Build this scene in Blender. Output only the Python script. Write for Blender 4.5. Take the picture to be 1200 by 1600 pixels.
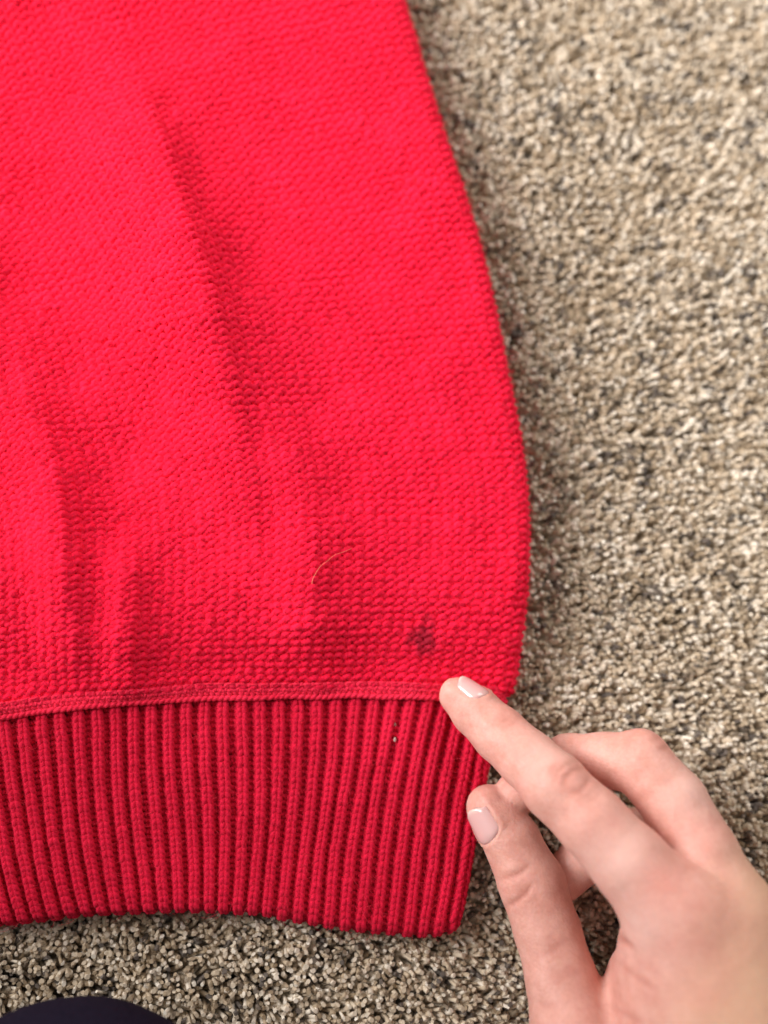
import bpy, math
import numpy as np
from mathutils import Matrix, Vector

rng = np.random.default_rng(7)
MM = 0.001                                  # everything below is laid out in millimetres
scene = bpy.context.scene
for o in list(bpy.data.objects):
    bpy.data.objects.remove(o)
C = scene.collection

# ------------------------------------------------------------------ camera
F = 1560.0                                   # focal length in photo pixels (photo 1200 x 1600)
DIST = 260.0
nad = np.array([(500 - 600) / F, -(1060 - 800) / F, -1.0])
nad /= np.linalg.norm(nad)
wz = -nad
wx = np.array([1.0, 0, 0]) - wz[0] * wz
wx /= np.linalg.norm(wx)
wy = np.cross(wz, wx)
RCAM = np.stack([wx, wy, wz])                # camera axes -> world axes
LOOK = RCAM @ np.array([0, 0, -1.0])
CAM = np.array([0.0, 0.0, 10.0]) - DIST * LOOK
cd = bpy.data.cameras.new('camera')
cam = bpy.data.objects.new('camera', cd)
C.objects.link(cam)
m4 = Matrix([list(RCAM[0]) + [CAM[0] * MM], list(RCAM[1]) + [CAM[1] * MM], list(RCAM[2]) + [CAM[2] * MM], [0, 0, 0, 1]])
cam.matrix_world = m4
cd.sensor_fit = 'HORIZONTAL'
cd.sensor_width = 36.0
cd.lens = 36.0 * F / 1200.0
cd.clip_start = 0.01
cd.clip_end = 20
cd.dof.use_dof = True
cd.dof.focus_distance = 0.244
cd.dof.aperture_fstop = 5.2
scene.camera = cam

# ------------------------------------------------------------------ light
world = bpy.data.worlds.new('World')
scene.world = world
world.use_nodes = True
bg = world.node_tree.nodes['Background']
bg.inputs[0].default_value = (1.0, 0.93, 0.88, 1)
bg.inputs[1].default_value = 0.27


def area(name, loc, target, size, power, col):
    l = bpy.data.lights.new(name, 'AREA')
    l.shape = 'RECTANGLE'
    l.size, l.size_y = size
    l.energy = power
    l.color = col
    o = bpy.data.objects.new(name, l)
    C.objects.link(o)
    o.location = [c * MM for c in loc]
    d = Vector(target) - Vector(loc)
    o.rotation_euler = d.to_track_quat('-Z', 'Y').to_euler()
    return o


win = area('window_light', (-450, 280, 290), (50, 165, 0), (0.52, 0.52), 1.95, (1.0, 0.97, 0.96))
win.data.spread = math.radians(58)
area('far_window_light', (320, 420, 300), (85, 110, 0), (0.36, 0.36), 1.9, (1.0, 0.96, 0.92))  # added fill lamp, brightens the carpet at the top right

vs = scene.view_settings
vs.view_transform = 'Standard'
vs.look = 'None'
vs.exposure = 0.0
vs.gamma = 1.0
vs.use_curve_mapping = False
scene.render.engine = 'CYCLES'
scene.cycles.use_denoising = True
scene.cycles.max_bounces = 6
scene.cycles.diffuse_bounces = 4


# ------------------------------------------------------------------ helpers
def at(px, py, z):
    """photo pixel -> world point (mm) on the level z"""
    px, py, z = np.broadcast_arrays(np.asarray(px, float), np.asarray(py, float), np.asarray(z, float))
    d = np.stack([(px - 600) / F, -(py - 800) / F, -np.ones_like(px)], -1) @ RCAM.T
    s = (z - CAM[2]) / d[..., 2]
    return CAM + d * s[..., None]


def mag(z):
    """photo pixels per millimetre at the level z (about)"""
    return F / (CAM[2] - np.asarray(z, float))


def smooth_curve(knots, lo, hi, step=4, sigma=28):
    xs = np.arange(lo, hi + step, step, dtype=float)
    k = np.array(knots, float)
    # extend linearly
    ys = np.interp(xs, k[:, 0], k[:, 1])
    s0 = (k[1, 1] - k[0, 1]) / (k[1, 0] - k[0, 0])
    s1 = (k[-1, 1] - k[-2, 1]) / (k[-1, 0] - k[-2, 0])
    ys = np.where(xs < k[0, 0], k[0, 1] + (xs - k[0, 0]) * s0, ys)
    ys = np.where(xs > k[-1, 0], k[-1, 1] + (xs - k[-1, 0]) * s1, ys)
    n = int(3 * sigma / step)
    g = np.exp(-0.5 * (np.arange(-n, n + 1) * step / sigma) ** 2)
    g /= g.sum()
    pad = np.concatenate([ys[0] + (np.arange(-n, 0)) * (ys[1] - ys[0]), ys, ys[-1] + np.arange(1, n + 1) * (ys[-1] - ys[-2])])
    ys = np.convolve(pad, g, 'valid')
    return lambda q: np.interp(q, xs, ys)


def vnoise(x, y, seed=0):
    """smooth value noise in -1..1"""
    r = np.random.default_rng(seed)
    tab = r.uniform(-1, 1, (64, 64))
    x = np.asarray(x, float)
    y = np.asarray(y, float)
    xi, yi = np.floor(x).astype(int), np.floor(y).astype(int)
    fx, fy = x - xi, y - yi
    fx = fx * fx * (3 - 2 * fx)
    fy = fy * fy * (3 - 2 * fy)
    a = tab[xi % 64, yi % 64]
    b = tab[(xi + 1) % 64, yi % 64]
    c = tab[xi % 64, (yi + 1) % 64]
    d = tab[(xi + 1) % 64, (yi + 1) % 64]
    return (a * (1 - fx) + b * fx) * (1 - fy) + (c * (1 - fx) + d * fx) * fy


def np_mesh(name, verts, faces, attrs=None, smooth=True):
    """verts in mm (n,3); faces: list of int arrays (m,k)"""
    me = bpy.data.meshes.new(name)
    if not isinstance(faces, list):
        faces = [faces]
    faces = [f for f in faces if len(f)]
    nl = sum(f.size for f in faces)
    nf = sum(len(f) for f in faces)
    me.vertices.add(len(verts))
    me.vertices.foreach_set('co', (np.asarray(verts) * MM).astype(np.float32).ravel())
    me.loops.add(nl)
    me.loops.foreach_set('vertex_index', np.concatenate([f.ravel() for f in faces]).astype(np.int32))
    me.polygons.add(nf)
    tot = np.concatenate([np.full(len(f), f.shape[1]) for f in faces])
    st = np.concatenate([[0], np.cumsum(tot)[:-1]])
    me.polygons.foreach_set('loop_start', st.astype(np.int32))
    me.polygons.foreach_set('loop_total', tot.astype(np.int32))
    me.polygons.foreach_set('use_smooth', np.full(nf, smooth))
    me.update(calc_edges=True)
    for k, v in (attrs or {}).items():
        v = np.asarray(v, np.float32)
        if v.ndim == 2:
            me.attributes.new(k, 'FLOAT_VECTOR', 'POINT').data.foreach_set('vector', v.ravel())
        else:
            me.attributes.new(k, 'FLOAT', 'POINT').data.foreach_set('value', v)
    return me


def obj(name, me, mat=None, parent=None, **props):
    o = bpy.data.objects.new(name, me)
    C.objects.link(o)
    if mat is not None:
        me.materials.append(mat)
    if parent is not None:
        o.parent = parent
    for k, v in props.items():
        o[k] = v
    return o


def yarn_uv(paths, sides=6):
    P = np.asarray(paths, float)
    n, k, _ = P.shape
    s = np.concatenate([np.zeros((n, 1)), np.cumsum(np.linalg.norm(np.diff(P, axis=1), axis=2), 1)], 1)
    th = np.arange(sides) * 2 * np.pi / sides
    o = np.empty((n, k, sides, 3), np.float32)
    o[..., 0] = s[:, :, None]
    o[..., 1] = np.cos(th)
    o[..., 2] = np.sin(th)
    return o.reshape(-1, 3)


def tubes(paths, radius, sides=6, closed_ends=True):
    """paths (n, k, 3) -> verts, [quads, caps]; radius scalar or (n,k)"""
    P = np.asarray(paths, float)
    n, k, _ = P.shape
    T = np.gradient(P, axis=1)
    T /= np.linalg.norm(T, axis=2, keepdims=True) + 1e-9
    up = np.array([0.05, 0.08, 1.0])
    N = up - (T @ up)[..., None] * T
    N /= np.linalg.norm(N, axis=2, keepdims=True) + 1e-9
    B = np.cross(T, N)
    R = np.broadcast_to(np.asarray(radius, float), (n, k))
    th = np.arange(sides) * 2 * np.pi / sides
    V = P[:, :, None, :] + R[:, :, None, None] * (N[:, :, None, :] * np.cos(th)[None, None, :, None] + B[:, :, None, :] * np.sin(th)[None, None, :, None])
    V = V.reshape(-1, 3)
    base = (np.arange(n) * k * sides)[:, None, None]
    i = np.arange(k - 1)[None, :, None] * sides
    j = np.arange(sides)[None, None, :]
    j2 = (j + 1) % sides
    a = base + i + j
    b = base + i + j2
    Q = np.stack([a, b, b + sides, a + sides], -1).reshape(-1, 4)
    faces = [Q]
    if closed_ends:
        c0 = (np.arange(n) * k * sides)[:, None] + np.arange(sides)[None, ::-1]
        c1 = (np.arange(n) * k * sides)[:, None] + (k - 1) * sides + np.arange(sides)[None, :]
        faces.append(np.concatenate([c0, c1]))
    return V, faces


def grid_faces(nu, nv, off=0):
    i = np.arange(nu - 1)[:, None]
    j = np.arange(nv - 1)[None, :]
    a = off + i * nv + j
    return np.stack([a, a + nv, a + nv + 1, a + 1], -1).reshape(-1, 4)


def join(parts):
    V, Fq, off = [], {}, 0
    for v, fs in parts:
        V.append(v)
        for f in (fs if isinstance(fs, list) else [fs]):
            Fq.setdefault(f.shape[1], []).append(f + off)
        off += len(v)
    return np.concatenate(V), [np.concatenate(x) for x in Fq.values()]


# ------------------------------------------------------------------ materials
def new_mat(name):
    m = bpy.data.materials.new(name)
    m.use_nodes = True
    nt = m.node_tree
    return m, nt, nt.nodes['Principled BSDF'], nt.nodes, nt.links


def node(nodes, kind, **kw):
    n = nodes.new(kind)
    for k, v in kw.items():
        setattr(n, k, v)
    return n


def mixcol(nodes, links, fac, a, b, blend='MIX'):
    n = nodes.new('ShaderNodeMix')
    n.data_type = 'RGBA'
    n.blend_type = blend
    for sock, val in ((n.inputs[0], fac), (n.inputs[6], a), (n.inputs[7], b)):
        if hasattr(val, 'links'):
            links.new(val, sock)
        elif isinstance(val, (int, float)):
            sock.default_value = val
        else:
            sock.default_value = (*val, 1)
    return n.outputs[2]


def noise(nodes, links, scale, detail=3, rough=0.5, coord=None):
    n = nodes.new('ShaderNodeTexNoise')
    n.inputs['Scale'].default_value = scale
    n.inputs['Detail'].default_value = detail
    n.inputs['Roughness'].default_value = rough
    if coord is not None:
        links.new(coord, n.inputs['Vector'])
    return n.outputs['Fac']


def ramp(nodes, links, fac, lo, hi):
    n = nodes.new('ShaderNodeMapRange')
    n.inputs[1].default_value = lo
    n.inputs[2].default_value = hi
    n.clamp = True
    links.new(fac, n.inputs[0])
    return n.outputs[0]


def knit_mat(name, col, col2, stain=False, sss=0.0):
    m, nt, b, N, L = new_mat(name)
    geo = N.new('ShaderNodeTexCoord').outputs['Object']
    f1 = noise(N, L, 900, 3, 0.6, geo)
    f2 = noise(N, L, 60, 3, 0.6, geo)
    c = mixcol(N, L, ramp(N, L, f1, 0.32, 0.7), col2, col)
    c = mixcol(N, L, ramp(N, L, f2, 0.45, 0.8), c, tuple(x * 1.12 for x in col))
    if stain:
        at_ = N.new('ShaderNodeAttribute')
        at_.attribute_name = 'stain'
        c = mixcol(N, L, at_.outputs['Fac'], c, (0.06, 0.013, 0.02))
    L.new(c, b.inputs['Base Color'])
    b.inputs['Roughness'].default_value = 0.92
    b.inputs['Specular IOR Level'].default_value = 0.12
    b.inputs['Sheen Weight'].default_value = 0.2
    b.inputs['Sheen Roughness'].default_value = 0.45
    b.inputs['Sheen Tint'].default_value = (1.0, 0.16, 0.22, 1)
    if sss:
        b.subsurface_method = 'BURLEY'
        b.inputs['Subsurface Weight'].default_value = sss
        b.inputs['Subsurface Radius'].default_value = (1.0, 0.6, 0.6)
        b.inputs['Subsurface Scale'].default_value = 0.0014
    bp = N.new('ShaderNodeBump')
    bp.inputs['Strength'].default_value = 0.7
    bp.inputs['Distance'].default_value = 0.00035
    ya = N.new('ShaderNodeAttribute')
    ya.attribute_name = 'yarn'
    sx_ = N.new('ShaderNodeSeparateXYZ')
    L.new(ya.outputs['Vector'], sx_.inputs[0])

    def mth(op, a, b_=0.0):
        q = N.new('ShaderNodeMath')
        q.operation = op
        for sk, vv in ((q.inputs[0], a), (q.inputs[1], b_)):
            if hasattr(vv, 'links'):
                L.new(vv, sk)
            else:
                sk.default_value = vv
        return q.outputs[0]
    ang = mth('ARCTAN2', sx_.outputs[2], sx_.outputs[1])
    tw = mth('SINE', mth('ADD', mth('MULTIPLY', ang, 3.0), mth('MULTIPLY', sx_.outputs[0], 5.5)))
    hgt = mth('ADD', mth('MULTIPLY', tw, 0.22), noise(N, L, 2600, 2, 0.6, geo))
    L.new(hgt, bp.inputs['Height'])
    L.new(bp.outputs[0], b.inputs['Normal'])
    return m


M_BODY = knit_mat('red_wool_body', (0.91, 0.015, 0.064), (0.79, 0.008, 0.040), stain=True, sss=0.6)
M_RIB = knit_mat('red_wool_rib', (0.69, 0.013, 0.050), (0.55, 0.006, 0.030), sss=0.25)
M_SEAM = knit_mat('red_wool_seam', (0.90, 0.030, 0.080), (0.78, 0.015, 0.05), sss=0.3)


def plain_mat(name, col, rough=0.8, sheen=0.0, spec=0.3):
    m, nt, b, N, L = new_mat(name)
    geo = N.new('ShaderNodeTexCoord').outputs['Object']
    f = noise(N, L, 700, 3, 0.6, geo)
    L.new(mixcol(N, L, f, tuple(x * 0.75 for x in col), tuple(min(1, x * 1.2) for x in col)), b.inputs['Base Color'])
    b.inputs['Roughness'].default_value = rough
    b.inputs['Sheen Weight'].default_value = sheen
    b.inputs['Specular IOR Level'].default_value = spec
    return m


# ------------------------------------------------------------------ carpet
def make_carpet():
    m, nt, b, N, L = new_mat('carpet_yarn')
    a = node(N, 'ShaderNodeAttribute', attribute_type='INSTANCER', attribute_name='tone')
    cr = N.new('ShaderNodeValToRGB')
    e = cr.color_ramp.elements
    e[0].position, e[0].color = 0.0, (0.10, 0.085, 0.075, 1)
    e[1].position, e[1].color = 1.0, (0.93, 0.87, 0.77, 1)
    for p, c in ((0.08, (0.17, 0.14, 0.12, 1)), (0.14, (0.38, 0.29, 0.19, 1)), (0.35, (0.58, 0.47, 0.34, 1)), (0.6, (0.72, 0.62, 0.49, 1)), (0.85, (0.85, 0.77, 0.66, 1))):
        q = e.new(p)
        q.color = c
    L.new(a.outputs['Fac'], cr.inputs[0])
    geo = N.new('ShaderNodeNewGeometry').outputs['Position']
    f = ramp(N, L, noise(N, L, 1600, 2, 0.6, geo), 0.3, 0.7)
    c = mixcol(N, L, 1.0, cr.outputs[0], mixcol(N, L, f, (0.93, 0.905, 0.865), (1, 0.99, 0.965)), 'MULTIPLY')
    L.new(c, b.inputs['Base Color'])
    b.inputs['Roughness'].default_value = 0.6
    b.inputs['Specular IOR Level'].default_value = 0.25
    b.inputs['Sheen Weight'].default_value = 0.15

    mb = plain_mat('carpet_backing', (0.36, 0.29, 0.21), 0.95)
    n = 21
    gx, gy = np.meshgrid(np.linspace(-700, 700, n), np.linspace(-800, 700, n), indexing='ij')
    V = np.stack([gx, gy, np.full_like(gx, -6.5)], -1).reshape(-1, 3)
    carpet = obj('carpet', np_mesh('carpet', V, grid_faces(n, n)), mb, kind='structure',
                 label='beige cut pile carpet flecked with brown and dark grey', category='carpet')

    # points for the tufts
    step = 0.97
    xs = np.arange(-190, 205, step)
    ys = np.arange(-225, 235, step)
    X, Y = np.meshgrid(xs, ys, indexing='ij')
    X = X + (np.arange(len(ys)) % 2)[None, :] * step * 0.5
    X = X + rng.normal(0, 0.26, X.shape)
    Y = Y + rng.normal(0, 0.26, Y.shape)
    X, Y = X.ravel(), Y.ravel()
    # nothing is needed deep beneath the sweater
    pr = at(0, 0, 0)
    inside = (X < at(560, 300, 0)[0]) & (Y > at(0, 1380, 0)[1]) & (X > -150) & (X < np.interp(Y, [at(0, 1380, 0)[1], at(0, 900, 0)[1], at(0, 500, 0)[1], at(0, 0, 0)[1], 235], [at(600, 1380, 0)[0], at(740, 900, 0)[0], at(660, 500, 0)[0], at(520, 0, 0)[0], at(380, -400, 0)[0]]))
    X, Y = X[~inside], Y[~inside]
    k = len(X)
    me = bpy.data.meshes.new('pile')
    me.vertices.add(k)
    co = np.stack([X, Y, np.full(k, -6.4)], -1) * MM
    me.vertices.foreach_set('co', co.astype(np.float32).ravel())
    cell = 1.75                                   # strands of one tuft share its yarn
    cx, cy = np.round(X / cell).astype(int), np.round(Y / cell).astype(int)
    ht = np.random.default_rng(77).random((512, 512))
    h1, h2, h3 = ht[cx % 512, cy % 512], ht[(cx * 3 + 11) % 512, (cy * 5 + 7) % 512], ht[(cx * 7 + 101) % 512, (cy * 11 + 37) % 512]
    tone = 0.24 + 0.62 * h1 ** 0.9 + rng.normal(0, 0.07, k)
    tone = tone + vnoise(X / 7, Y / 7, 3) * 0.08 + vnoise(X / 30, Y / 30, 5) * 0.05
    tone = np.clip(tone, 0.13, 1)
    tone = np.where(h2 < 0.12, 0.02 + 0.10 * h1, tone)
    tone = np.where((h2 > 0.86) & (rng.random(k) < 0.8), 0.10 + 0.16 * h3, tone)
    tone = np.where(rng.random(k) < 0.05, rng.uniform(0.85, 1.0, k), tone)
    # lean of the tufts drifts slowly over the carpet
    lx = vnoise(X / 16, Y / 16, 8) * 0.24 + rng.normal(0, 0.26, k)
    ly = vnoise(X / 16, Y / 16, 9) * 0.24 + rng.normal(0, 0.20, k)
    lx, ly = lx + 0.50, ly + 0.16               # nap of the pile
    al, ph = np.hypot(lx, ly), np.arctan2(ly, lx)
    ps = rng.uniform(0, 6.283, k) - ph
    ca, sa, cp, sp_, cs, ss = np.cos(al), np.sin(al), np.cos(ph), np.sin(ph), np.cos(ps), np.sin(ps)
    r00, r10, r20 = cp * ca * cs - sp_ * ss, sp_ * ca * cs + cp * ss, -sa * cs
    r21, r22 = sa * ss, ca
    rot = np.stack([np.arctan2(r21, r22), np.arcsin(np.clip(-r20, -1, 1)), np.arctan2(r10, r00)], -1)
    sc = np.stack([rng.uniform(0.68, 1.35, k), rng.uniform(0.68, 1.35, k), rng.uniform(0.82, 1.1, k) + vnoise(X / 12, Y / 12, 4) * 0.05], -1)
    for nm, ty, dat, key in (('tone', 'FLOAT', tone, 'value'), ('rot', 'FLOAT_VECTOR', rot, 'vector'), ('scl', 'FLOAT_VECTOR', sc, 'vector')):
        at_ = me.attributes.new(nm, ty, 'POINT')
        at_.data.foreach_set(key, dat.astype(np.float32).ravel())
    pile = obj('pile', me, None, carpet, kind='stuff')

    ng = bpy.data.node_groups.new('tufts', 'GeometryNodeTree')
    ng.interface.new_socket('Geometry', in_out='INPUT', socket_type='NodeSocketGeometry')
    ng.interface.new_socket('Geometry', in_out='OUTPUT', socket_type='NodeSocketGeometry')
    G, GL = ng.nodes, ng.links
    gi, go = G.new('NodeGroupInput'), G.new('NodeGroupOutput')

    def strand(p0, p1, p2, rad):
        q = G.new('GeometryNodeCurveQuadraticBezier')
        q.inputs['Resolution'].default_value = 6
        for s, p in zip(('Start', 'Middle', 'End'), (p0, p1, p2)):
            q.inputs[s].default_value = [c * MM for c in p]
        r = G.new('GeometryNodeSetCurveRadius')
        GL.new(q.outputs[0], r.inputs[0])
        sp = G.new('GeometryNodeSplineParameter')
        fc = G.new('ShaderNodeFloatCurve')
        cv = fc.mapping.curves[0]
        cv.points[0].location = (0, 0.75)
        cv.points[1].location = (1, 0.22)
        cv.points.new(0.6, 1.0)
        cv.points.new(0.86, 0.78)
        GL.new(sp.outputs['Factor'], fc.inputs['Value'])
        GL.new(fc.outputs[0], r.inputs['Radius'])
        ci = G.new('GeometryNodeCurvePrimitiveCircle')
        ci.inputs['Resolution'].default_value = 6
        ci.inputs['Radius'].default_value = rad * MM
        cm = G.new('GeometryNodeCurveToMesh')
        GL.new(r.outputs[0], cm.inputs[0])
        GL.new(ci.outputs[0], cm.inputs[1])
        cm.inputs['Fill Caps'].default_value = True
        return cm

    jn = G.new('GeometryNodeJoinGeometry')
    GL.new(strand((0, 0, 0), (0.4, -0.1, 4.2), (-0.55, 0.75, 7.1), 0.52).outputs[0], jn.inputs[0])
    sm = G.new('GeometryNodeSetMaterial')
    sm.inputs['Material'].default_value = m
    GL.new(jn.outputs[0], sm.inputs[0])
    ip = G.new('GeometryNodeInstanceOnPoints')
    GL.new(gi.outputs[0], ip.inputs['Points'])
    GL.new(sm.outputs[0], ip.inputs['Instance'])
    for nm, ty, sock in (('rot', 'FLOAT_VECTOR', 'Rotation'), ('scl', 'FLOAT_VECTOR', 'Scale')):
        na = node(G, 'GeometryNodeInputNamedAttribute', data_type=ty)
        na.inputs[0].default_value = nm
        GL.new(na.outputs[0], ip.inputs[sock])
    GL.new(ip.outputs[0], go.inputs[0])
    md = pile.modifiers.new('tufts', 'NODES')
    md.node_group = ng
    me.materials.append(m)
    return carpet


make_carpet()

# ------------------------------------------------------------------ sweater surfaces (photo pixel layout -> level plane -> lifted)
PX = 6.0                                      # layout pixels per millimetre on the sweater
XR = smooth_curve([(-900, 330), (-400, 490), (0, 632), (28, 640), (200, 691), (345, 740), (448, 766), (579, 792), (617, 800), (705, 816), (792, 825), (915, 823), (985, 816), (1107, 803), (1300, 790)], -1200, 1400, 4, 26)
YS = smooth_curve([(-700, 1135), (-200, 1108), (0, 1100), (60, 1090), (125, 1083), (229, 1077), (312, 1069), (480, 1068), (600, 1066), (690, 1071), (900, 1080)], -900, 1000, 4, 18)
YB = smooth_curve([(-700, 1500), (-300, 1470), (0, 1447), (60, 1440), (130, 1432), (250, 1426), (330, 1426), (400, 1430), (500, 1449), (570, 1459), (650, 1465), (690, 1465), (712, 1458), (740, 1440)], -900, 1000, 4, 10)
SEAM_Y = 1072.0
BAND = 26.0                                   # seam band height in layout pixels


def ridge(px, py, knots):
    k = np.array(knots, float)
    x0, A, wl, wr = (np.interp(py, k[:, 0], k[:, c]) for c in (1, 2, 3, 4))
    q = px - x0
    g = np.where(q < 0, np.exp(-(q / wl) ** 2), np.exp(-(np.sqrt(q * q + 100.0) - 10.0) / (0.85 * wr)))
    return 1.05 * A * g


RIDGES = [
    [(60, 185, 0, 90, 40), (150, 222, 1.6, 100, 38), (250, 258, 6.0, 110, 44), (400, 304, 10.5, 120, 64), (530, 340, 11.5, 125, 92), (700, 378, 7.0, 115, 72), (850, 400, 3, 90, 60), (1000, 415, 1.2, 80, 60), (1080, 420, 0, 80, 60)],
    [(600, 420, 0, 60, 50), (700, 455, 2.2, 55, 52), (850, 485, 5.2, 55, 68), (980, 490, 4.2, 60, 72), (1062, 492, 0.0, 60, 60)],
    [(470, 15, 0, 60, 55), (600, 60, 2.8, 60, 55), (750, 102, 5.6, 65, 55), (900, 118, 6.4, 55, 48), (1030, 128, 3.6, 50, 48), (1085, 130, 0.5, 50, 40)],
    [(820, 218, 0, 32, 28), (900, 212, 2.4, 32, 27), (1000, 204, 3.6, 32, 28), (1060, 204, 2.0, 32, 30), (1085, 205, 0.4, 32, 30)],
    [(340, -35, 0, 60, 32), (430, -26, 4.0, 70, 32), (560, -14, 5.0, 70, 32), (700, -4, 2.6, 60, 38), (850, 5, 0, 60, 38)],
]


def sm01(x):
    x = np.clip(x, 0, 1)
    return x * x * (3 - 2 * x)


def body_height(px, py, e):
    z = 8.0 + 4.6 * sm01((SEAM_Y + 10 - py) / 190) + 1.6 * sm01((SEAM_Y - py) / 90)
    z = z - 1.6 * sm01((700 - py) / 900)
    z = z + 2.2 * (1 - np.exp(-np.maximum(e - 20, 0) / 110))
    f = sum(ridge(px, py, r) for r in RIDGES)
    z = z + f * sm01((e - 10) / 90)
    z = z - 2.4 * np.exp(-((px - 722) ** 2 + (py - 1092) ** 2) / 46.0 ** 2)
    z = z + 0.7 * vnoise(px / 95, py / 150, 21) + 0.35 * vnoise(px / 45, py / 60, 22)
    return z


ROLL = 25.0                                   # half thickness of the folded side edge (layout px)


def body_surf(t, yr):
    """t: arc distance from under the right edge (px); yr: row height at the right edge (px)"""
    t, yr = np.broadcast_arrays(np.asarray(t, float), np.asarray(yr, float))
    arc = np.pi * ROLL
    th = np.clip(-np.pi / 2 + np.pi * t / arc, -np.pi / 2, np.pi / 2)
    e = np.where(t < arc, ROLL * (1 - np.cos(th)), ROLL + (t - arc))
    sl = 0.34 * np.clip((SEAM_Y - yr) / 1000, 0, 1.1)
    x = XR(yr) - e * (1 + 0.05 * sm01((500 - yr) / 500))
    w = np.clip(1 - (SEAM_Y - yr) / 620, 0, 1)
    y = yr + e * sl * 0.72 + (YS(x) - SEAM_Y) * w
    zt = body_height(x, y, e)
    zr = (np.sin(th) + 1) / 2
    z = np.where(t < arc, zr * body_height(XR(yr) - ROLL, y, np.full_like(e, ROLL)), zt)
    p = at(x, y, 10.0)
    p[..., 2] = z - 1.0
    return p


HEM_X0 = 796.0
RIB_PITCH = 28.9
HROLL = 17.0


def hem_surf(a, b, L=None):
    """a: distance from under the right edge (px along the hem); b: 0 seam .. 1 bottom fold (may pass 1)"""
    a, b = np.broadcast_arrays(np.asarray(a, float), np.asarray(b, float))
    arc = np.pi * HROLL
    th = np.clip(-np.pi / 2 + np.pi * a / arc, -np.pi / 2, np.pi / 2)
    e = np.where(a < arc, HROLL * (1 - np.cos(th)), HROLL + a - arc)
    za = (np.sin(th) + 1) / 2
    x0 = HEM_X0 - e
    # down the rib: last part rolls under
    s = b * 372.0                              # nominal px
    tr = 372.0 - s                             # distance to the end
    arc2 = np.pi * 17.0
    thb = np.clip(-np.pi / 2 + np.pi * (tr + arc2 * 0.30) / arc2, -np.pi / 2, np.pi / 2)
    rr = tr + arc2 * 0.30
    eb = np.where(rr < arc2, 17.0 * (1 - np.cos(thb)), 17.0 + rr - arc2)
    zb = (np.sin(thb) + 1) / 2
    full = 17.0 + 372.0 + arc2 * 0.30 - arc2
    f = 1 - eb / full                          # 0 at seam, 1 at silhouette of the bottom
    ex = np.interp(x0, [0, 795], [1.55, 0.8])
    x = x0 + (330 - x0) * 0.172 * np.power(np.clip(f, 0, 1.2), ex) + 3.0 * np.sin(f * 5.0 + x0 * 0.013)
    ytop = YS(x0) + BAND
    y = ytop + (YB(x) - ytop) * f
    h = 7.6 - 0.6 * f + 0.5 * vnoise(x / 120, y / 120, 31) + 0.8 * np.exp(-((x - 120) / 60) ** 2) * (1 - f)
    h = h - 2.4 * np.exp(-((x - 722) ** 2 + (y - 1092) ** 2) / 46.0 ** 2)
    z = h * za * np.where(rr < arc2, zb, 1.0)
    p = at(x, y, 8.5)
    p[..., 2] = z - 1.0
    return p


def lifted(surf, t, v, dz, du=1.5, dv=1.5):
    """point of surf raised by dz (mm) along its own normal"""
    p = surf(t, v)
    pu = surf(t + du, v)
    pv = surf(t, v + dv)
    n = np.cross(pu - p, pv - p)
    n /= np.linalg.norm(n, axis=-1, keepdims=True) + 1e-9
    return p + n * np.asarray(dz)[..., None], n


sweater = bpy.data.objects.new('sweater', None)
C.objects.link(sweater)
sweater.location = (0, 0, 0)
sweater['label'] = 'red knitted wool sweater with ribbed hem lying on the beige carpet'
sweater['category'] = 'sweater'

# ---- body panel: every course of the purl-side knit is a real yarn
W, H_ROW = 17.0, 12.1
fib_src = []


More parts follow.
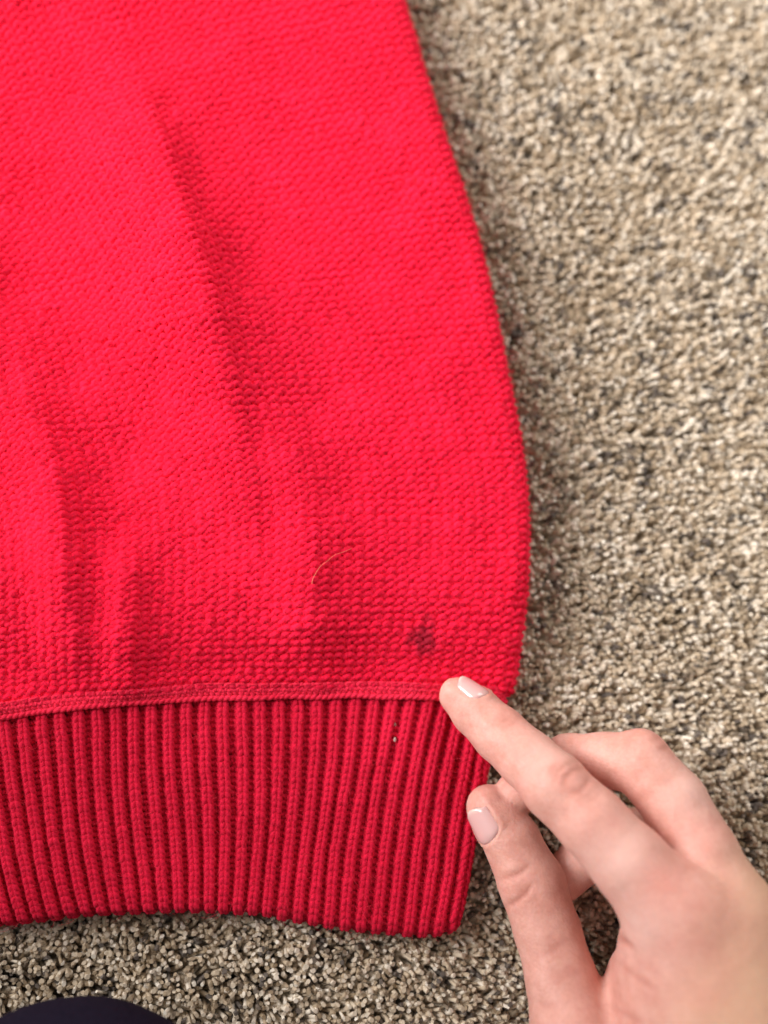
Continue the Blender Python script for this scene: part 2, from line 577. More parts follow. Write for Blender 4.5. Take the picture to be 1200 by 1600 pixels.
def body_panel():
    arc = np.pi * ROLL
    ncol = 63
    rows = np.arange(SEAM_Y - 5, -470, -H_ROW)
    npt = 14                                   # per stitch
    tt = np.arange(ncol * npt + 1) * (2 * np.pi / npt)
    col = tt / (2 * np.pi)
    T = 12 + col * W
    paths, norms = [], []
    R0 = 0.86
    RR = []
    for r, yr in enumerate(rows):
        ci = np.floor(col).astype(int)
        jit = np.random.default_rng(1000 + r).normal(0, 1, (ncol + 3, 4))
        ja = np.stack([np.interp(col, np.arange(ncol + 3), jit[:, c]) for c in range(4)])
        drift = vnoise(col / 6.0, np.full_like(col, r / 7.0), 41) * 2.5
        hh = 8.7 * (1 + 0.07 * ja[0])
        x = T + 1.9 * np.sin(2 * tt) + ja[1] * 0.9
        y = yr - hh * np.cos(tt) + drift + ja[2] * 0.7
        z = 0.30 * np.cos(2 * tt) + 0.05 * ja[3] + 0.12 * np.cos(tt)
        p, n = lifted(body_surf, x, y, z + 0.2)
        # keep only courses near the picture
        paths.append(p)
        RR.append(R0 * (1 + 0.06 * ja[3] + 0.05 * np.cos(tt * 2)))
        norms.append(n)
    P = np.array(paths)
    RR = np.array(RR)
    NN = np.array(norms)
    fib_src.append((P.reshape(-1, 3), NN.reshape(-1, 3), RR.ravel()))
    v1, f1 = tubes(P, RR, 6)
    # solid layer behind the yarn, continued past the picture
    tu = np.concatenate([np.linspace(4, arc, 10)[:-1], np.arange(arc, 1700, 14)])
    yv = np.arange(SEAM_Y + 14, -900, -14)
    TU, YV = np.meshgrid(tu, yv, indexing='ij')
    sh, _ = lifted(body_surf, TU, YV, np.full(TU.shape, 0.0))
    v2 = sh.reshape(-1, 3)
    f2 = grid_faces(len(tu), len(yv))
    V, Fc = join([(v1, f1), (v2, f2)])
    # the dirty spot, wool fibres soaked dark
    c0 = body_at(660, 998)
    d = V - c0
    ra_, rb_ = V[:, 0] * 0.8 + V[:, 1] * 0.55 + 3.7, V[:, 1] * 0.8 - V[:, 0] * 0.55 + 9.1
    wob = 0.8 * vnoise(ra_ * 0.75, rb_ * 0.75, 51) + 0.6 * vnoise(ra_ * 1.6, rb_ * 1.6, 52)
    q = np.sqrt((d[:, 0] / 4.1) ** 2 + (d[:, 1] / 3.7) ** 2) + wob * 0.30
    stain = np.clip(2.3 - 2.1 * q, 0, 1) * (0.56 + 0.16 * vnoise(ra_ * 1.2, rb_ * 1.2, 53))
    c1 = body_at(668, 970)
    q2 = np.hypot(V[:, 0] - c1[0], V[:, 1] - c1[1]) / 2.4 + wob * 0.4
    stain = np.maximum(stain, np.clip(1 - q2, 0, 1) * 0.35)
    stain[np.abs(d[:, 2]) > 8] = 0
    uv = np.concatenate([yarn_uv(P), np.zeros((len(v2), 3), np.float32)])
    me = np_mesh('body_panel', V, Fc, {'stain': stain, 'yarn': uv})
    return obj('body_panel', me, M_BODY, sweater)


_bt, _by = np.meshgrid(np.arange(60, 1000, 4.0), np.arange(SEAM_Y + 4, -300, -4.0), indexing='ij')
_bp = body_surf(_bt, _by)


def project(p):
    """world mm -> photo pixel"""
    c = (np.asarray(p) - CAM) @ RCAM
    return np.stack([600 + F * c[..., 0] / -c[..., 2], 800 - F * c[..., 1] / -c[..., 2]], -1)


_bpx = project(_bp)


def body_at(px, py, surf_pts=None, surf_px=None):
    A, B = (_bp, _bpx) if surf_pts is None else (surf_pts, surf_px)
    i = np.argmin(np.hypot(B[..., 0] - px, B[..., 1] - py))
    return A.reshape(-1, 3)[i]


body_panel()

# ---- ribs of the hem
arcH = np.pi * HROLL
NROW = 37


def rib_mesh(i):
    a0 = 10 + i * RIB_PITCH                     # right limit of this rib
    npt = 14
    tt = np.arange(2 * npt + 1) * (2 * np.pi / npt)
    col = tt / (2 * np.pi)                     # 0..1 knit wale, 1..2 purl wale
    kw, pw = 0.60 * RIB_PITCH, 0.40 * RIB_PITCH
    off = np.where(col < 1, col * kw, kw + (col - 1) * pw)
    knit = col < 1
    zprof = 0.82 * np.cos(2 * np.pi * (off / RIB_PITCH - 0.30)) + 0.18
    paths, RR, NN = [], [], []
    g = np.random.default_rng(500 + i)
    wander = np.cumsum(g.normal(0, 0.25, NROW))
    wander -= np.linspace(wander[0], wander[-1], NROW)
    for r in range(NROW):
        b0 = (r + 0.6) / (NROW - 0.4)
        j = g.normal(0, 1, 5)
        hb = np.where(knit, 8.2 + 0.5 * j[0], 5.0) / 372.0
        x = a0 + off + np.where(knit, 0.7, 0.9) * np.sin(2 * tt) + wander[r] + 0.35 * j[1]
        y = b0 - hb * np.cos(tt) * np.where(knit, -1, 1) + 0.0018 * j[2]
        z = zprof * (1 - 0.7 * sm01((b0 - 0.86) / 0.13)) + np.where(knit, -0.46, 0.30) * np.cos(2 * tt) + 0.05 * j[3]
        p, n = lifted(hem_surf, x, y, z, 1.5, 0.004)
        paths.append(p)
        RR.append(np.where(knit, 0.74, 0.62) * (1 + 0.05 * j[4]) * np.ones_like(x))
        NN.append(n)
    P, RR, NN = np.array(paths), np.array(RR), np.array(NN)
    if i < 31:
        fib_src.append((P.reshape(-1, 3), NN.reshape(-1, 3), RR.ravel()))
    return tubes(P, RR, 6) + (yarn_uv(P),)


NRIB = 33
for i in range(NRIB):
    v, f, uv = rib_mesh(i)
    obj('rib', np_mesh('rib', v, f, {'yarn': uv}), M_RIB, sweater)

tu = np.concatenate([np.linspace(3, arcH, 9)[:-1], np.arange(arcH, 1650, 7)])
bv = np.linspace(-0.07, 1.04, 60)
TU, BV = np.meshgrid(tu, bv, indexing='ij')
sh, _ = lifted(hem_surf, TU, BV, -1.25 + 0.95 * sm01((BV - 0.86) / 0.12), 1.5, 0.004)
obj('hem_lining', np_mesh('hem_lining', sh.reshape(-1, 3), grid_faces(len(tu), len(bv))), M_RIB, sweater)


# ---- linked seam between body and hem
def seam_point(px, off, dz):
    """px layout x, off px below the seam line, dz mm above the fabric"""
    px = np.asarray(px, float)
    off = np.broadcast_to(np.asarray(off, float), px.shape)
    x = px
    y = YS(px) + off
    p = at(x, y, 9.5)
    e = np.maximum(800 - px, 0)
    edge = np.sqrt(np.clip(1 - (1 - np.clip(e / 26, 0, 1)) ** 2, 0, 1))
    hb = body_height(px, y, np.maximum(e, 25))
    hh = 8.3 + 0.5 * vnoise(px / 120, y / 120, 31) + 0.8 * np.exp(-((px - 120) / 60) ** 2)
    hh = hh - 2.4 * np.exp(-((px - 722) ** 2 + (y - 1092) ** 2) / 46.0 ** 2)
    k = sm01(off / BAND)
    z = (hb * (1 - k) + (hh + 0.5) * k) * edge
    p[..., 2] = z - 1.0 + dz
    return p


sx = np.arange(796, -140, -1.5)
ln = sx / 8.5
# thin running thread, dipping below the surface between its stitches
thr = seam_point(sx, 0.5 + 1.2 * vnoise(sx / 40, sx * 0, 61), 0.8 + 0.28 * np.sin(sx * 2 * np.pi / 17) + 0.2 * vnoise(sx / 30, sx * 0, 62))
v, f = tubes(thr[None], 0.30, 6)
obj('seam_thread', np_mesh('seam_thread', v, f), M_SEAM, sweater)
# twisted cord: two plies
parts = []
for ph in (0, math.pi):
    w = sx * 2 * np.pi / 19 + ph + 0.8 * vnoise(sx / 25, sx * 0, 63)
    c = seam_point(sx, 20.5 + 1.9 * np.cos(w) + 1.5 * vnoise(sx / 50, sx * 0, 64), 0.55 + 0.28 * np.sin(w))
    parts.append(tubes(c[None], 0.66, 6))
v, f = join(parts)
obj('seam_cord', np_mesh('seam_cord', v, f), M_SEAM, sweater)
# two small courses of loops bridging thread and cord
tq = np.arange(0, 104 * 12 + 1) * (2 * np.pi / 12)
rowp = []
for off0, ph in ((5.5, 0.0), (12.0, 0.6)):
    jx = vnoise(tq / 5, tq * 0 + off0, 65)
    qx = 795 - tq / (2 * np.pi) * 9.0
    rowp.append(seam_point(qx - 0.8 * np.sin(2 * tq), off0 - 4.3 * np.cos(tq + ph) + jx * 0.8, 0.5 + 0.2 * np.cos(2 * tq) + 0.1 * jx))
rowp = np.array(rowp)
v, f = tubes(rowp, 0.58, 6)
obj('seam_loops', np_mesh('seam_loops', v, f, {'yarn': yarn_uv(rowp)}), M_SEAM, sweater, kind='stuff')
# plain strip behind the seam
ox = np.arange(798, -700, -6.0)
oo = np.linspace(-12, 24, 7)
OX, OO = np.meshgrid(ox, oo, indexing='ij')
st = seam_point(OX, OO, np.full(OX.shape, 0.1))
obj('seam_tape', np_mesh('seam_tape', st.reshape(-1, 3), grid_faces(len(ox), len(oo))), M_RIB, sweater)


# ---- wool fuzz
def fuzz():
    P = np.concatenate([s[0] for s in fib_src])
    N = np.concatenate([s[1] for s in fib_src])
    R = np.concatenate([s[2] for s in fib_src])
    px = project(P)
    ok = np.where((px[:, 0] > -60) & (px[:, 1] > -60))[0]
    edge = np.where((px[:, 0] > XR(px[:, 1]) - 9) & (px[:, 1] > -60) & (px[:, 1] < 1080))[0]
    pick = np.concatenate([rng.choice(ok, 11000), rng.choice(edge, 1800)])
    p, n, r = P[pick], N[pick], R[pick]
    k = len(pick)
    d = rng.normal(0, 1, (k, 3))
    d -= (d * n).sum(1, keepdims=True) * n
    d /= np.linalg.norm(d, axis=1, keepdims=True)
    d2 = rng.normal(0, 1, (k, 3))
    L = rng.gamma(3.0, 0.42, k)[:, None]
    s = np.linspace(0, 1, 5)[None, :, None]
    p0 = (p + n * (r[:, None] * 0.85))[:, None, :]
    path = p0 + d[:, None, :] * L[:, None] * s + n[:, None, :] * (L[:, None] * 0.42 * np.sin(s * 2.2)) + d2[:, None, :] * L[:, None] * 0.3 * s * s
    v, f = tubes(path, np.broadcast_to(np.linspace(0.042, 0.02, 5), (k, 5)), 3, False)
    m = knit_mat('red_wool_fibre', (0.85, 0.05, 0.09), (0.75, 0.03, 0.06))
    obj('fuzz', np_mesh('fuzz', v, f), m, sweater, kind='stuff')


fuzz()


# ------------------------------------------------------------------ signed-distance modelling for the hand and the knee
def surface_nets(f, origin, h):
    s = f < 0
    nx, ny, nz = f.shape
    cnt = np.zeros((nx - 1, ny - 1, nz - 1), np.int8)
    for dx in (0, 1):
        for dy in (0, 1):
            for dz in (0, 1):
                cnt += s[dx:nx - 1 + dx, dy:ny - 1 + dy, dz:nz - 1 + dz]
    act = (cnt > 0) & (cnt < 8)
    I = np.argwhere(act)
    idx = np.full(act.shape, -1, np.int64)
    idx[act] = np.arange(len(I))
    pos = np.zeros((len(I), 3))
    c = np.zeros(len(I))
    corners = [(a, b, d) for a in (0, 1) for b in (0, 1) for d in (0, 1)]
    for a in corners:
        for ax in range(3):
            if a[ax]:
                continue
            b = list(a)
            b[ax] = 1
            fa = f[I[:, 0] + a[0], I[:, 1] + a[1], I[:, 2] + a[2]]
            fb = f[I[:, 0] + b[0], I[:, 1] + b[1], I[:, 2] + b[2]]
            cr = (fa < 0) != (fb < 0)
            t = np.where(cr, fa / np.where(cr, fa - fb, 1), 0)
            q = np.array(a, float)[None] + np.zeros((len(I), 3))
            q[:, ax] = t
            pos += q * cr[:, None]
            c += cr
    V = origin + h * (I + pos / c[:, None])
    Q = []
    for ax in range(3):
        sl0 = [slice(1, -1)] * 3
        sl0[ax] = slice(0, f.shape[ax] - 1)
        sl1 = list(sl0)
        sl1[ax] = slice(1, f.shape[ax])
        A, B = s[tuple(sl0)], s[tuple(sl1)]
        E = np.argwhere(A != B)
        ins = A[E[:, 0], E[:, 1], E[:, 2]]
        off = np.ones(3, int)
        off[ax] = 0
        E = E + off
        u, w = (ax + 1) % 3, (ax + 2) % 3

        def cell(du, dw):
            k = E.copy()
            k[:, u] += du
            k[:, w] += dw
            return idx[k[:, 0], k[:, 1], k[:, 2]]
        q = np.stack([cell(-1, -1), cell(0, -1), cell(0, 0), cell(-1, 0)], -1)
        q = np.where(ins[:, None], q, q[:, ::-1])
        Q.append(q)
    Q = np.concatenate(Q)
    Q = Q[(Q >= 0).all(1)]
    return V, Q


def cone(P, a, b, ra, rb):
    ab = b - a
    t = np.clip(((P - a) @ ab) / (ab @ ab), 0, 1)
    q = P - a - t[..., None] * ab
    return np.sqrt((q * q).sum(-1)) - (ra + (rb - ra) * t)


def smin(a, b, k):
    h = np.clip(0.5 + 0.5 * (b - a) / k, 0, 1)
    return b + (a - b) * h - k * h * (1 - h)


def J(px, py, z, rpx):
    return at(px, py, z), rpx / mag(z)


def hand():
    index = [J(717, 1087, 12.5, 30), J(744, 1112, 14.5, 37), J(781, 1147, 18.5, 42), J(825, 1187, 24.5, 45), J(868, 1229, 30.5, 52), J(922, 1283, 34, 53.5), J(982, 1346, 36.5, 60), J(1058, 1432, 38, 72)]
    middle = [J(805, 1242, 9, 32), J(845, 1212, 11, 38), J(890, 1191, 15, 42), J(945, 1188, 20, 42), J(999, 1190, 25, 48), J(1052, 1253, 29, 52), J(1095, 1335, 32, 58), J(1146, 1440, 35, 66)]
    ring = [J(880, 1372, 7, 34), J(915, 1340, 7.5, 37), J(965, 1310, 9, 41), J(1062, 1296, 13, 42), J(1120, 1395, 20, 50), J(1205, 1500, 28, 62)]
    little = [J(1000, 1462, 6, 30), J(1050, 1430, 7, 34), J(1120, 1415, 10, 37), J(1190, 1475, 15, 42), J(1255, 1560, 23, 56)]
    thumb = [J(763, 1262, 9.0, 35), J(779, 1283, 9.6, 40), J(799, 1313, 10.5, 43.5), J(831, 1380, 12.5, 49), J(855, 1455, 14.5, 49), J(877, 1530, 17.5, 52), J(904, 1625, 21.5, 67)]

    palm = [  # pairs of (centre, radius)
        (J(1058, 1432, 37.5, 72), J(1150, 1900, 40, 120)),
        (J(1146, 1440, 35, 70), J(1190, 1900, 40, 125)),
        (J(1205, 1500, 29, 68), J(1240, 1900, 37, 120)),
        (J(1255, 1560, 23, 64), J(1275, 1900, 32, 110)),
        (J(1012, 1540, 20, 62), J(1040, 1760, 26, 105)),
        (J(1040, 1480, 30, 62), J(1060, 1640, 31, 90)),
        (J(1105, 1440, 34, 70), J(1150, 1700, 36, 100)),
        (J(1150, 1560, 22, 80), J(1180, 1850, 28, 120)),
        (J(1195, 1900, 38, 140), J(1290, 2300, 50, 165)),
    ]
    thenar = [(J(904, 1625, 21.5, 67), J(1090, 1880, 32, 120))]
    h = 0.72
    lo = np.array([at(670, 1040, 10)[0], at(1000, 2420, 55)[1], -1.2])
    hi = np.array([at(1560, 1500, 30)[0], at(700, 1030, 12)[1], 78.0])
    g = [np.arange(lo[c], hi[c], h) for c in range(3)]
    shape = tuple(len(x) for x in g)
    f = np.empty(shape, np.float32)
    ys, zs = np.meshgrid(g[1], g[2], indexing='ij')

    def chain(P, js, k):
        d = None
        for (a, ra), (b, rb) in zip(js[:-1], js[1:]):
            c = cone(P, a, b, ra, rb)
            d = c if d is None else smin(d, c, k)
        return d

    for s in range(0, shape[0], 16):
        xs = g[0][s:s + 16]
        P = np.empty((len(xs),) + ys.shape + (3,))
        P[..., 0] = xs[:, None, None]
        P[..., 1] = ys
        P[..., 2] = zs
        pd = None
        for (a, ra), (b, rb) in palm:
            c = cone(P, a, b, ra, rb)
            pd = c if pd is None else smin(pd, c, 9.0)
        th = chain(P, thumb, 1.2)
        for (a, ra), (b, rb) in thenar:
            th = smin(th, cone(P, a, b, ra, rb), 3.0)
        out = smin(pd, th, 2.6)
        for js, k in ((index, 4.0), (middle, 3.0), (ring, 3.0), (little, 3.0)):
            out = np.minimum(out, smin(chain(P, js, 1.2), pd, k))
        f[s:s + 16] = out
    V, Q = surface_nets(f, lo, h)
    # light fairing
    E = np.concatenate([Q[:, [0, 1]], Q[:, [1, 2]], Q[:, [2, 3]], Q[:, [3, 0]]])
    deg = np.zeros(len(V))
    np.add.at(deg, E[:, 0], 1)
    np.add.at(deg, E[:, 1], 1)
    for it in range(6):
        acc = np.zeros_like(V)
        np.add.at(acc, E[:, 0], V[E[:, 1]])
        np.add.at(acc, E[:, 1], V[E[:, 0]])
        V = V + (acc / deg[:, None] - V) * (0.55 if it % 2 == 0 else -0.45)

    def normals(V):
        fn = np.cross(V[Q[:, 2]] - V[Q[:, 0]], V[Q[:, 3]] - V[Q[:, 1]])
        n = np.zeros_like(V)
        for c in range(4):
            np.add.at(n, Q[:, c], fn)
        return n / (np.linalg.norm(n, axis=1, keepdims=True) + 1e-9)

    n = normals(V)
    px = project(V)
    facing = ((CAM - V) * n).sum(1) > 0
    depth = V[:, 2]

    # skin creases: grooves along short curves drawn over the joints
    def groove(pts, depth_mm, sig, zmin=0, zmax=99):
        pts = np.array(pts, float)
        d = np.full(len(V), 1e9)
        tpar = np.zeros(len(V))
        for k, (a, b) in enumerate(zip(pts[:-1], pts[1:])):
            ab = b - a
            t = np.clip(((px - a) @ ab) / (ab @ ab), 0, 1)
            q = np.hypot(*(px - a - t[:, None] * ab).T)
            u = q < d
            d = np.where(u, q, d)
            tpar = np.where(u, (k + t) / (len(pts) - 1), tpar)
        w = depth_mm * np.exp(-(d / (sig * 6)) ** 2) * np.sin(np.clip(tpar, 0.04, 0.96) * np.pi) ** 0.6
        return np.where(facing & (depth > zmin) & (depth < zmax), w, 0)

    # beds and folds round the nails
    (a, ra), (b_, rb) = index[0], index[2]
    NI = (ra * 1.0, ra * 1.30, (0.56, 0.60, 0.80), 8.2, math.radians(40), -2.2)
    bed = [(a, b_, NI)]
    (a, ra), (b_, rb) = thumb[0], thumb[2]
    NT = (ra * 1.0, ra * 1.25, (-0.72, -0.55, 0.78), 8.8, math.radians(47), -2.2)
    bed.append((a, b_, NT))
    lift = np.zeros(len(V))
    for tip, nxt, (r1, r0, dors, ln_, hf, fw) in bed:
        u = (tip - nxt) / np.linalg.norm(tip - nxt)
        d_ = np.array(dors, float)
        d_ -= (d_ @ u) * u
        d_ /= np.linalg.norm(d_)
        w_ = np.cross(u, d_)
        rel = V - tip
        s_ = ((rel @ u) - fw) / ln_ + 0.5
        ph_ = np.arctan2(rel @ w_, rel @ d_)
        near = (np.linalg.norm(rel, axis=1) < 14) & (np.abs(ph_) < 1.5) & (s_ > -0.4) & (s_ < 1.3)
        ex_ = np.where(s_ < 0.35, 0.30 + 0.70 * np.sqrt(np.clip(1 - (1 - s_ / 0.35) ** 2, 0, 1)), 1.0)
        du = (np.abs(ph_) / (hf * np.maximum(ex_, 0.3)) - 1) * hf * 6.0       # mm outside the side edge
        dv = -s_ * ln_                                                        # mm behind the cuticle
        out = np.maximum(du, dv)
        g_ = -0.32 * sm01((-out + 0.1) / 0.8) + 0.36 * np.exp(-((out - 0.6) / 0.6) ** 2) * sm01((1.0 - s_) / 0.3)
        lift = np.where(near, g_, lift)
    V = V + n * lift[:, None]
    G = np.zeros(len(V))
    # index, middle joint
    for pts, dm in (([(866, 1222), (870, 1205), (884, 1194), (902, 1188)], 0.30), ([(880, 1232), (884, 1214), (896, 1202), (914, 1199)], 0.35),
                    ([(893, 1240), (906, 1236), (917, 1224), (922, 1212)], 0.42), ([(904, 1248), (918, 1243), (930, 1228)], 0.25),
                    ([(858, 1212), (864, 1198), (876, 1187)], 0.2), ([(912, 1254), (928, 1248), (938, 1236)], 0.2), ([(780, 1128), (790, 1124), (800, 1114)], 0.26), ([(774, 1122), (783, 1117), (792, 1108)], 0.18), ([(790, 1135), (801, 1130), (810, 1120)], 0.18)):
        G += groove(pts, dm * 1.15, 0.75, 16)
    # thumb joint
    for pts, dm in (([(784, 1374), (800, 1368), (815, 1362), (826, 1352)], 0.55), ([(790, 1416), (806, 1408), (822, 1396), (832, 1380)], 0.6), ([(800, 1396), (812, 1392), (822, 1384)], 0.2),
                    ([(850, 1492), (868, 1482), (882, 1470)], 0.25), ([(838, 1565), (855, 1572), (870, 1566)], 0.25)):
        G += groove(pts, dm, 0.7, 6)
    # web of the thumb
    for pts, dm in (([(955, 1458), (972, 1468), (992, 1484)], 0.5), ([(928, 1476), (938, 1490), (949, 1514)], 0.5), ([(960, 1500), (1000, 1530), (1030, 1550)], 0.3), ([(950, 1570), (985, 1590), (1010, 1600)], 0.25)):
        G += groove(pts, dm, 0.8, 12)
    # middle finger, outer joint
    for pts, dm in (([(1028, 1172), (1040, 1168), (1048, 1166)], 0.25), ([(1016, 1160), (1026, 1154), (1034, 1152)], 0.2)):
        G += groove(pts, dm, 0.7, 6)
    V = V - n * np.clip(G, 0, 1.3)[:, None]
    # tendon and soft unevenness on the back of the hand
    V = V + n * (0.22 * vnoise(px[:, 0] / 46, px[:, 1] / 60, 71) + 0.05 * vnoise(px[:, 0] / 14, px[:, 1] / 14, 72))[:, None]

    # where blood shows through: joints and fingertips
    def blob(x, y, r, zmin=0):
        return np.exp(-(((px[:, 0] - x) ** 2 + (px[:, 1] - y) ** 2) / r ** 2)) * (depth > zmin)
    red = 0.75 * blob(795, 1118, 26) + 0.7 * blob(900, 1212, 34) + 0.55 * blob(960, 1275, 40) + 0.9 * blob(1040, 1390, 60) + 0.7 * blob(1035, 1162, 36) + 0.55 * blob(755, 1235, 26) + 0.4 * blob(815, 1380, 40)
    red += 0.6 * blob(1110, 1500, 70) + 0.5 * blob(1130, 1300, 45) + 0.35 * vnoise(px[:, 0] / 38, px[:, 1] / 38, 73)
    pale = 0.8 * blob(960, 1330, 60) + 0.7 * blob(1000, 1440, 55) + 0.5 * blob(850, 1180, 40) + 0.6 * blob(1075, 1240, 45)
    warm_lit = sm01((px[:, 0] + 0.35 * (px[:, 1] - 1300) - 1090) / 160)  # warm light on the hand's right side, painted into the skin colour
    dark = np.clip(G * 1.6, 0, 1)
    me = np_mesh('hand', V, Q, {'red': np.clip(red, 0, 1), 'pale': np.clip(pale, 0, 1), 'tan': warm_lit, 'crease': dark})

    m, nt, b, N, L = new_mat('skin')
    geo = N.new('ShaderNodeTexCoord').outputs['Object']

    def attr(nm):
        a = N.new('ShaderNodeAttribute')
        a.attribute_name = nm
        return a.outputs['Fac']
    c = mixcol(N, L, ramp(N, L, noise(N, L, 190, 5, 0.65, geo), 0.36, 0.66), (0.78, 0.43, 0.355), (0.66, 0.315, 0.25))
    c = mixcol(N, L, attr('tan'), c, (0.74, 0.44, 0.30))
    c = mixcol(N, L, attr('pale'), c, (0.80, 0.50, 0.43))
    mr = N.new('ShaderNodeMath')
    mr.operation = 'MULTIPLY'
    mr.inputs[1].default_value = 0.6
    L.new(attr('red'), mr.inputs[0])
    c = mixcol(N, L, mr.outputs[0], c, (0.74, 0.32, 0.26))
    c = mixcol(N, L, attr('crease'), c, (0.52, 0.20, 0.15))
    c = mixcol(N, L, 1.0, c, mixcol(N, L, ramp(N, L, noise(N, L, 1100, 2, 0.5, geo), 0.3, 0.7), (0.95, 0.93, 0.93), (1, 1, 1)), 'MULTIPLY')
    L.new(c, b.inputs['Base Color'])
    b.inputs['Roughness'].default_value = 0.52
    b.inputs['Specular IOR Level'].default_value = 0.3
    b.subsurface_method = 'RANDOM_WALK'
    b.inputs['Subsurface Weight'].default_value = 0.35
    b.inputs['Subsurface Radius'].default_value = (1.0, 0.35, 0.2)
    b.inputs['Subsurface Scale'].default_value = 0.0022
    vo = N.new('ShaderNodeTexVoronoi')
    vo.inputs['Scale'].default_value = 1500
    L.new(geo, vo.inputs['Vector'])
    bq = N.new('ShaderNodeBump')
    bq.inputs['Strength'].default_value = 0.35
    bq.inputs['Distance'].default_value = 0.0005
    L.new(noise(N, L, 420, 5, 0.65, geo), bq.inputs['Height'])
    bp = N.new('ShaderNodeBump')
    L.new(bq.outputs[0], bp.inputs['Normal'])
    bp.inputs['Strength'].default_value = 0.45
    bp.inputs['Distance'].default_value = 0.00012
    L.new(vo.outputs['Distance'], bp.inputs['Height'])
    L.new(bp.outputs[0], b.inputs['Normal'])
    ho = obj('hand', me, m, None, label='bare right hand with index fingertip pressed on the red sweater near the dark spot', category='hand')

    # nails
    mn, nt, b, N, L = new_mat('nail')
    a = N.new('ShaderNodeAttribute')
    a.attribute_name = 'along'
    c = mixcol(N, L, ramp(N, L, a.outputs['Fac'], 0.84, 0.95), (0.77, 0.47, 0.445), (0.82, 0.60, 0.54))
    L.new(c, b.inputs['Base Color'])
    b.inputs['Roughness'].default_value = 0.16
    b.inputs['Specular IOR Level'].default_value = 0.6
    b.inputs['Coat Weight'].default_value = 0.6
    b.inputs['Coat Roughness'].default_value = 0.08
    b.inputs['Subsurface Weight'].default_value = 0.2
    b.inputs['Subsurface Radius'].default_value = (1, 0.4, 0.25)
    b.inputs['Subsurface Scale'].default_value = 0.001

    def nail(tip, nxt, r_tip, r_base, dors, length, half, fwd, label):
        u = tip - nxt
        u /= np.linalg.norm(u)
        d = np.array(dors, float)
        d -= (d @ u) * u
        d /= np.linalg.norm(d)
        w = np.cross(u, d)
        na, nb = 15, 17
        verts, al = [], []
        for lay in (0, 1):
            for i in range(na):
                s = i / (na - 1)                       # 0 cuticle .. 1 free edge
                ext = 0.30 + 0.70 * math.sqrt(max(0.0, 1 - (1 - s / 0.35) ** 2)) if s < 0.35 else 1.0
                if s > 0.70:
                    ext *= 1 - 0.5 * ((s - 0.70) / 0.30) ** 2.4
                for jn in range(nb):
                    q = -1 + 2 * jn / (nb - 1)
                    ph = q * half * ext
                    ell = (s - 0.5) * length + fwd - 0.55 * (q * q) * (s > 0.9)
                    r = r_base + (r_tip - r_base) * s
                    r = r + 0.16 - 0.72 * (q ** 4) - 3.2 * max(0, 0.16 - s) - (0.55 if lay else 0)
                    verts.append(tip + u * ell + r * (d * math.cos(ph) + w * math.sin(ph)))
                    al.append(s)
        A = np.array(verts)
        n0 = na * nb
        top = grid_faces(na, nb)
        bot = grid_faces(na, nb, n0)[:, ::-1]
        ring_ = [i * nb for i in range(na)] + [(na - 1) * nb + j for j in range(1, nb)] + [i * nb + nb - 1 for i in range(na - 2, -1, -1)] + [j for j in range(nb - 2, 0, -1)]
        ring_ = np.array(ring_)
        nx = np.roll(ring_, -1)
        side = np.stack([ring_, nx, nx + n0, ring_ + n0], -1)
        o = obj('nail', np_mesh('nail', A, [top[:, ::-1], bot[:, ::-1], side]), mn, ho, label=label)
        at_ = o.data.attributes.new('along', 'FLOAT', 'POINT')
        at_.data.foreach_set('value', np.array(al, np.float32))
        return o
    (a, ra), (b_, rb) = index[0], index[2]
    nail(a, b_, *NI, 'short glossy pale nail of the index finger')
    (a, ra), (b_, rb) = thumb[0], thumb[2]
    nail(a, b_, *NT, 'short pale pink thumbnail')
    return ho


hand()


# ------------------------------------------------------------------ knee in dark trousers
def knee():
    pts = [(J(94, 1876, 34, 250)), (J(25, 2170, 42, 310)), (J(-60, 2650, 56, 430))]
    shin = [(J(94, 1905, 32, 235)), (J(205, 2600, 32, 240))]
    allp = np.array([p for p, r in pts + shin])
    rr = max(r for p, r in pts + shin)
    lo = allp.min(0) - rr - 4
    hi = allp.max(0) + rr + 4
    lo[2] = -2.0
    h = 3.0
    g = [np.arange(lo[c], hi[c], h) for c in range(3)]
    P = np.stack(np.meshgrid(*g, indexing='ij'), -1)
    d = smin(cone(P, pts[0][0], pts[1][0], pts[0][1], pts[1][1]), cone(P, pts[1][0], pts[2][0], pts[1][1], pts[2][1]), 6)
    d = smin(d, cone(P, shin[0][0], shin[1][0], shin[0][1], shin[1][1]), 14)
    V, Q = surface_nets(d, lo, h)
    V = V + 0.0
    V[:, 2] += 0.8 * vnoise(V[:, 0] / 9, V[:, 1] / 22, 81)
    m, nt, b, N, L = new_mat('dark_navy_cloth')
    geo = N.new('ShaderNodeTexCoord').outputs['Object']
    c = mixcol(N, L, ramp(N, L, noise(N, L, 1200, 3, 0.6, geo), 0.3, 0.7), (0.006, 0.006, 0.015), (0.016, 0.015, 0.032))
    L.new(c, b.inputs['Base Color'])
    b.inputs['Roughness'].default_value = 0.95
    b.inputs['Specular IOR Level'].default_value = 0.1
    b.inputs['Sheen Weight'].default_value = 0.0
    bp = N.new('ShaderNodeBump')
    bp.inputs['Strength'].default_value = 0.5
    bp.inputs['Distance'].default_value = 0.0003
    L.new(noise(N, L, 1800, 2, 0.5, geo), bp.inputs['Height'])
    L.new(bp.outputs[0], b.inputs['Normal'])
    o = obj('knee', np_mesh('knee', V, Q), m, None, label='rounded knee in dark navy cloth at the bottom left corner', category='knee')
    sd = o.modifiers.new('smooth', 'SUBSURF')
    sd.levels = sd.render_levels = 1


knee()

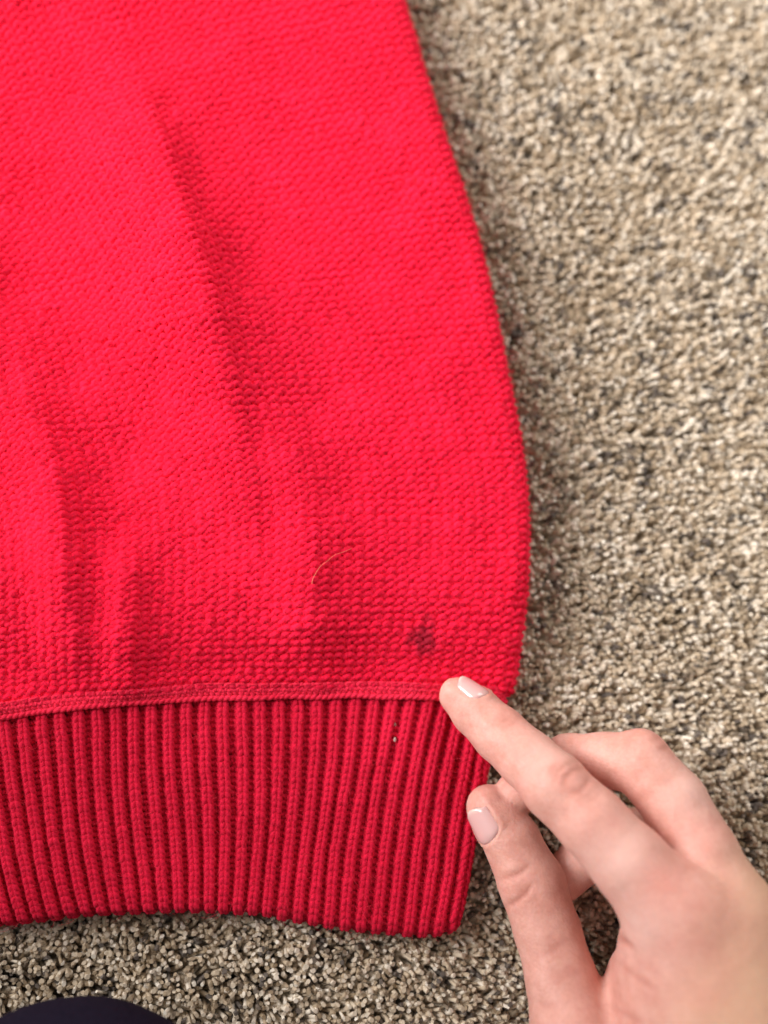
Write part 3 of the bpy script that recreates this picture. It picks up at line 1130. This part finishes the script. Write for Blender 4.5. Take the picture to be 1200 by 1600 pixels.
# ------------------------------------------------------------------ small things lying on the wool
pts = [(486, 916), (488, 906), (494, 899), (496, 890), (505, 882), (514, 878), (518, 868), (530, 864), (542, 861), (552, 857)]
hp = np.array([body_at(x, y) for x, y in pts])
hp[:, 2] += 1.75
k = np.linspace(0, len(hp) - 1, 60)
hs = np.stack([np.convolve(np.pad(np.interp(k, np.arange(len(hp)), hp[:, c]), 5, 'edge'), np.ones(11) / 11, 'valid') for c in range(3)], -1)
v, f = tubes(hs[None], np.interp(np.arange(60), [0, 30, 59], [0.095, 0.075, 0.04])[None], 5)
obj('hair_strand', np_mesh('hair_strand', v, f), plain_mat('pale_hair', (0.80, 0.20, 0.14), 0.6), None,
    label='short pale curled hair clinging to the middle of the red sweater', category='hair')

_ht, _hb = np.meshgrid(np.arange(55, 900, 4.0), np.linspace(0.01, 0.9, 120), indexing='ij')
_hp = hem_surf(_ht, _hb)
_hpx = project(_hp)


def lint(px, py, sx_, sy_, lift, col, label):
    p = body_at(px, py, _hp, _hpx) + np.array([0, 0, lift])
    n = 10
    th, ph = np.meshgrid(np.linspace(0.02, math.pi - 0.02, n), np.arange(n) * 2 * math.pi / n, indexing='ij')
    r = 1 + 0.35 * vnoise(th * 2.2, ph * 1.7, int(px + py)) + 0.2 * vnoise(th * 5, ph * 4, int(py))
    V = np.stack([sx_ * r * np.sin(th) * np.cos(ph), sy_ * r * np.cos(th), 0.3 * r * np.sin(th) * np.sin(ph)], -1).reshape(-1, 3) + p
    i = np.arange(n - 1)[:, None] * n
    j = np.arange(n)[None]
    q = np.stack([i + j, i + n + j, i + n + (j + 1) % n, i + (j + 1) % n], -1).reshape(-1, 4)
    obj('lint_speck', np_mesh('lint_speck', V, q), plain_mat('lint', col, 0.9), None, label=label, category='lint', group='lint specks between two hem ribs')


lint(615, 1154, 0.36, 0.55, 1.2, (0.52, 0.38, 0.34), 'pale lint speck between hem ribs, the lower brighter of two')
lint(617, 1133, 0.30, 0.42, 1.1, (0.36, 0.15, 0.13), 'dull brownish lint speck between hem ribs, the upper fainter of two')
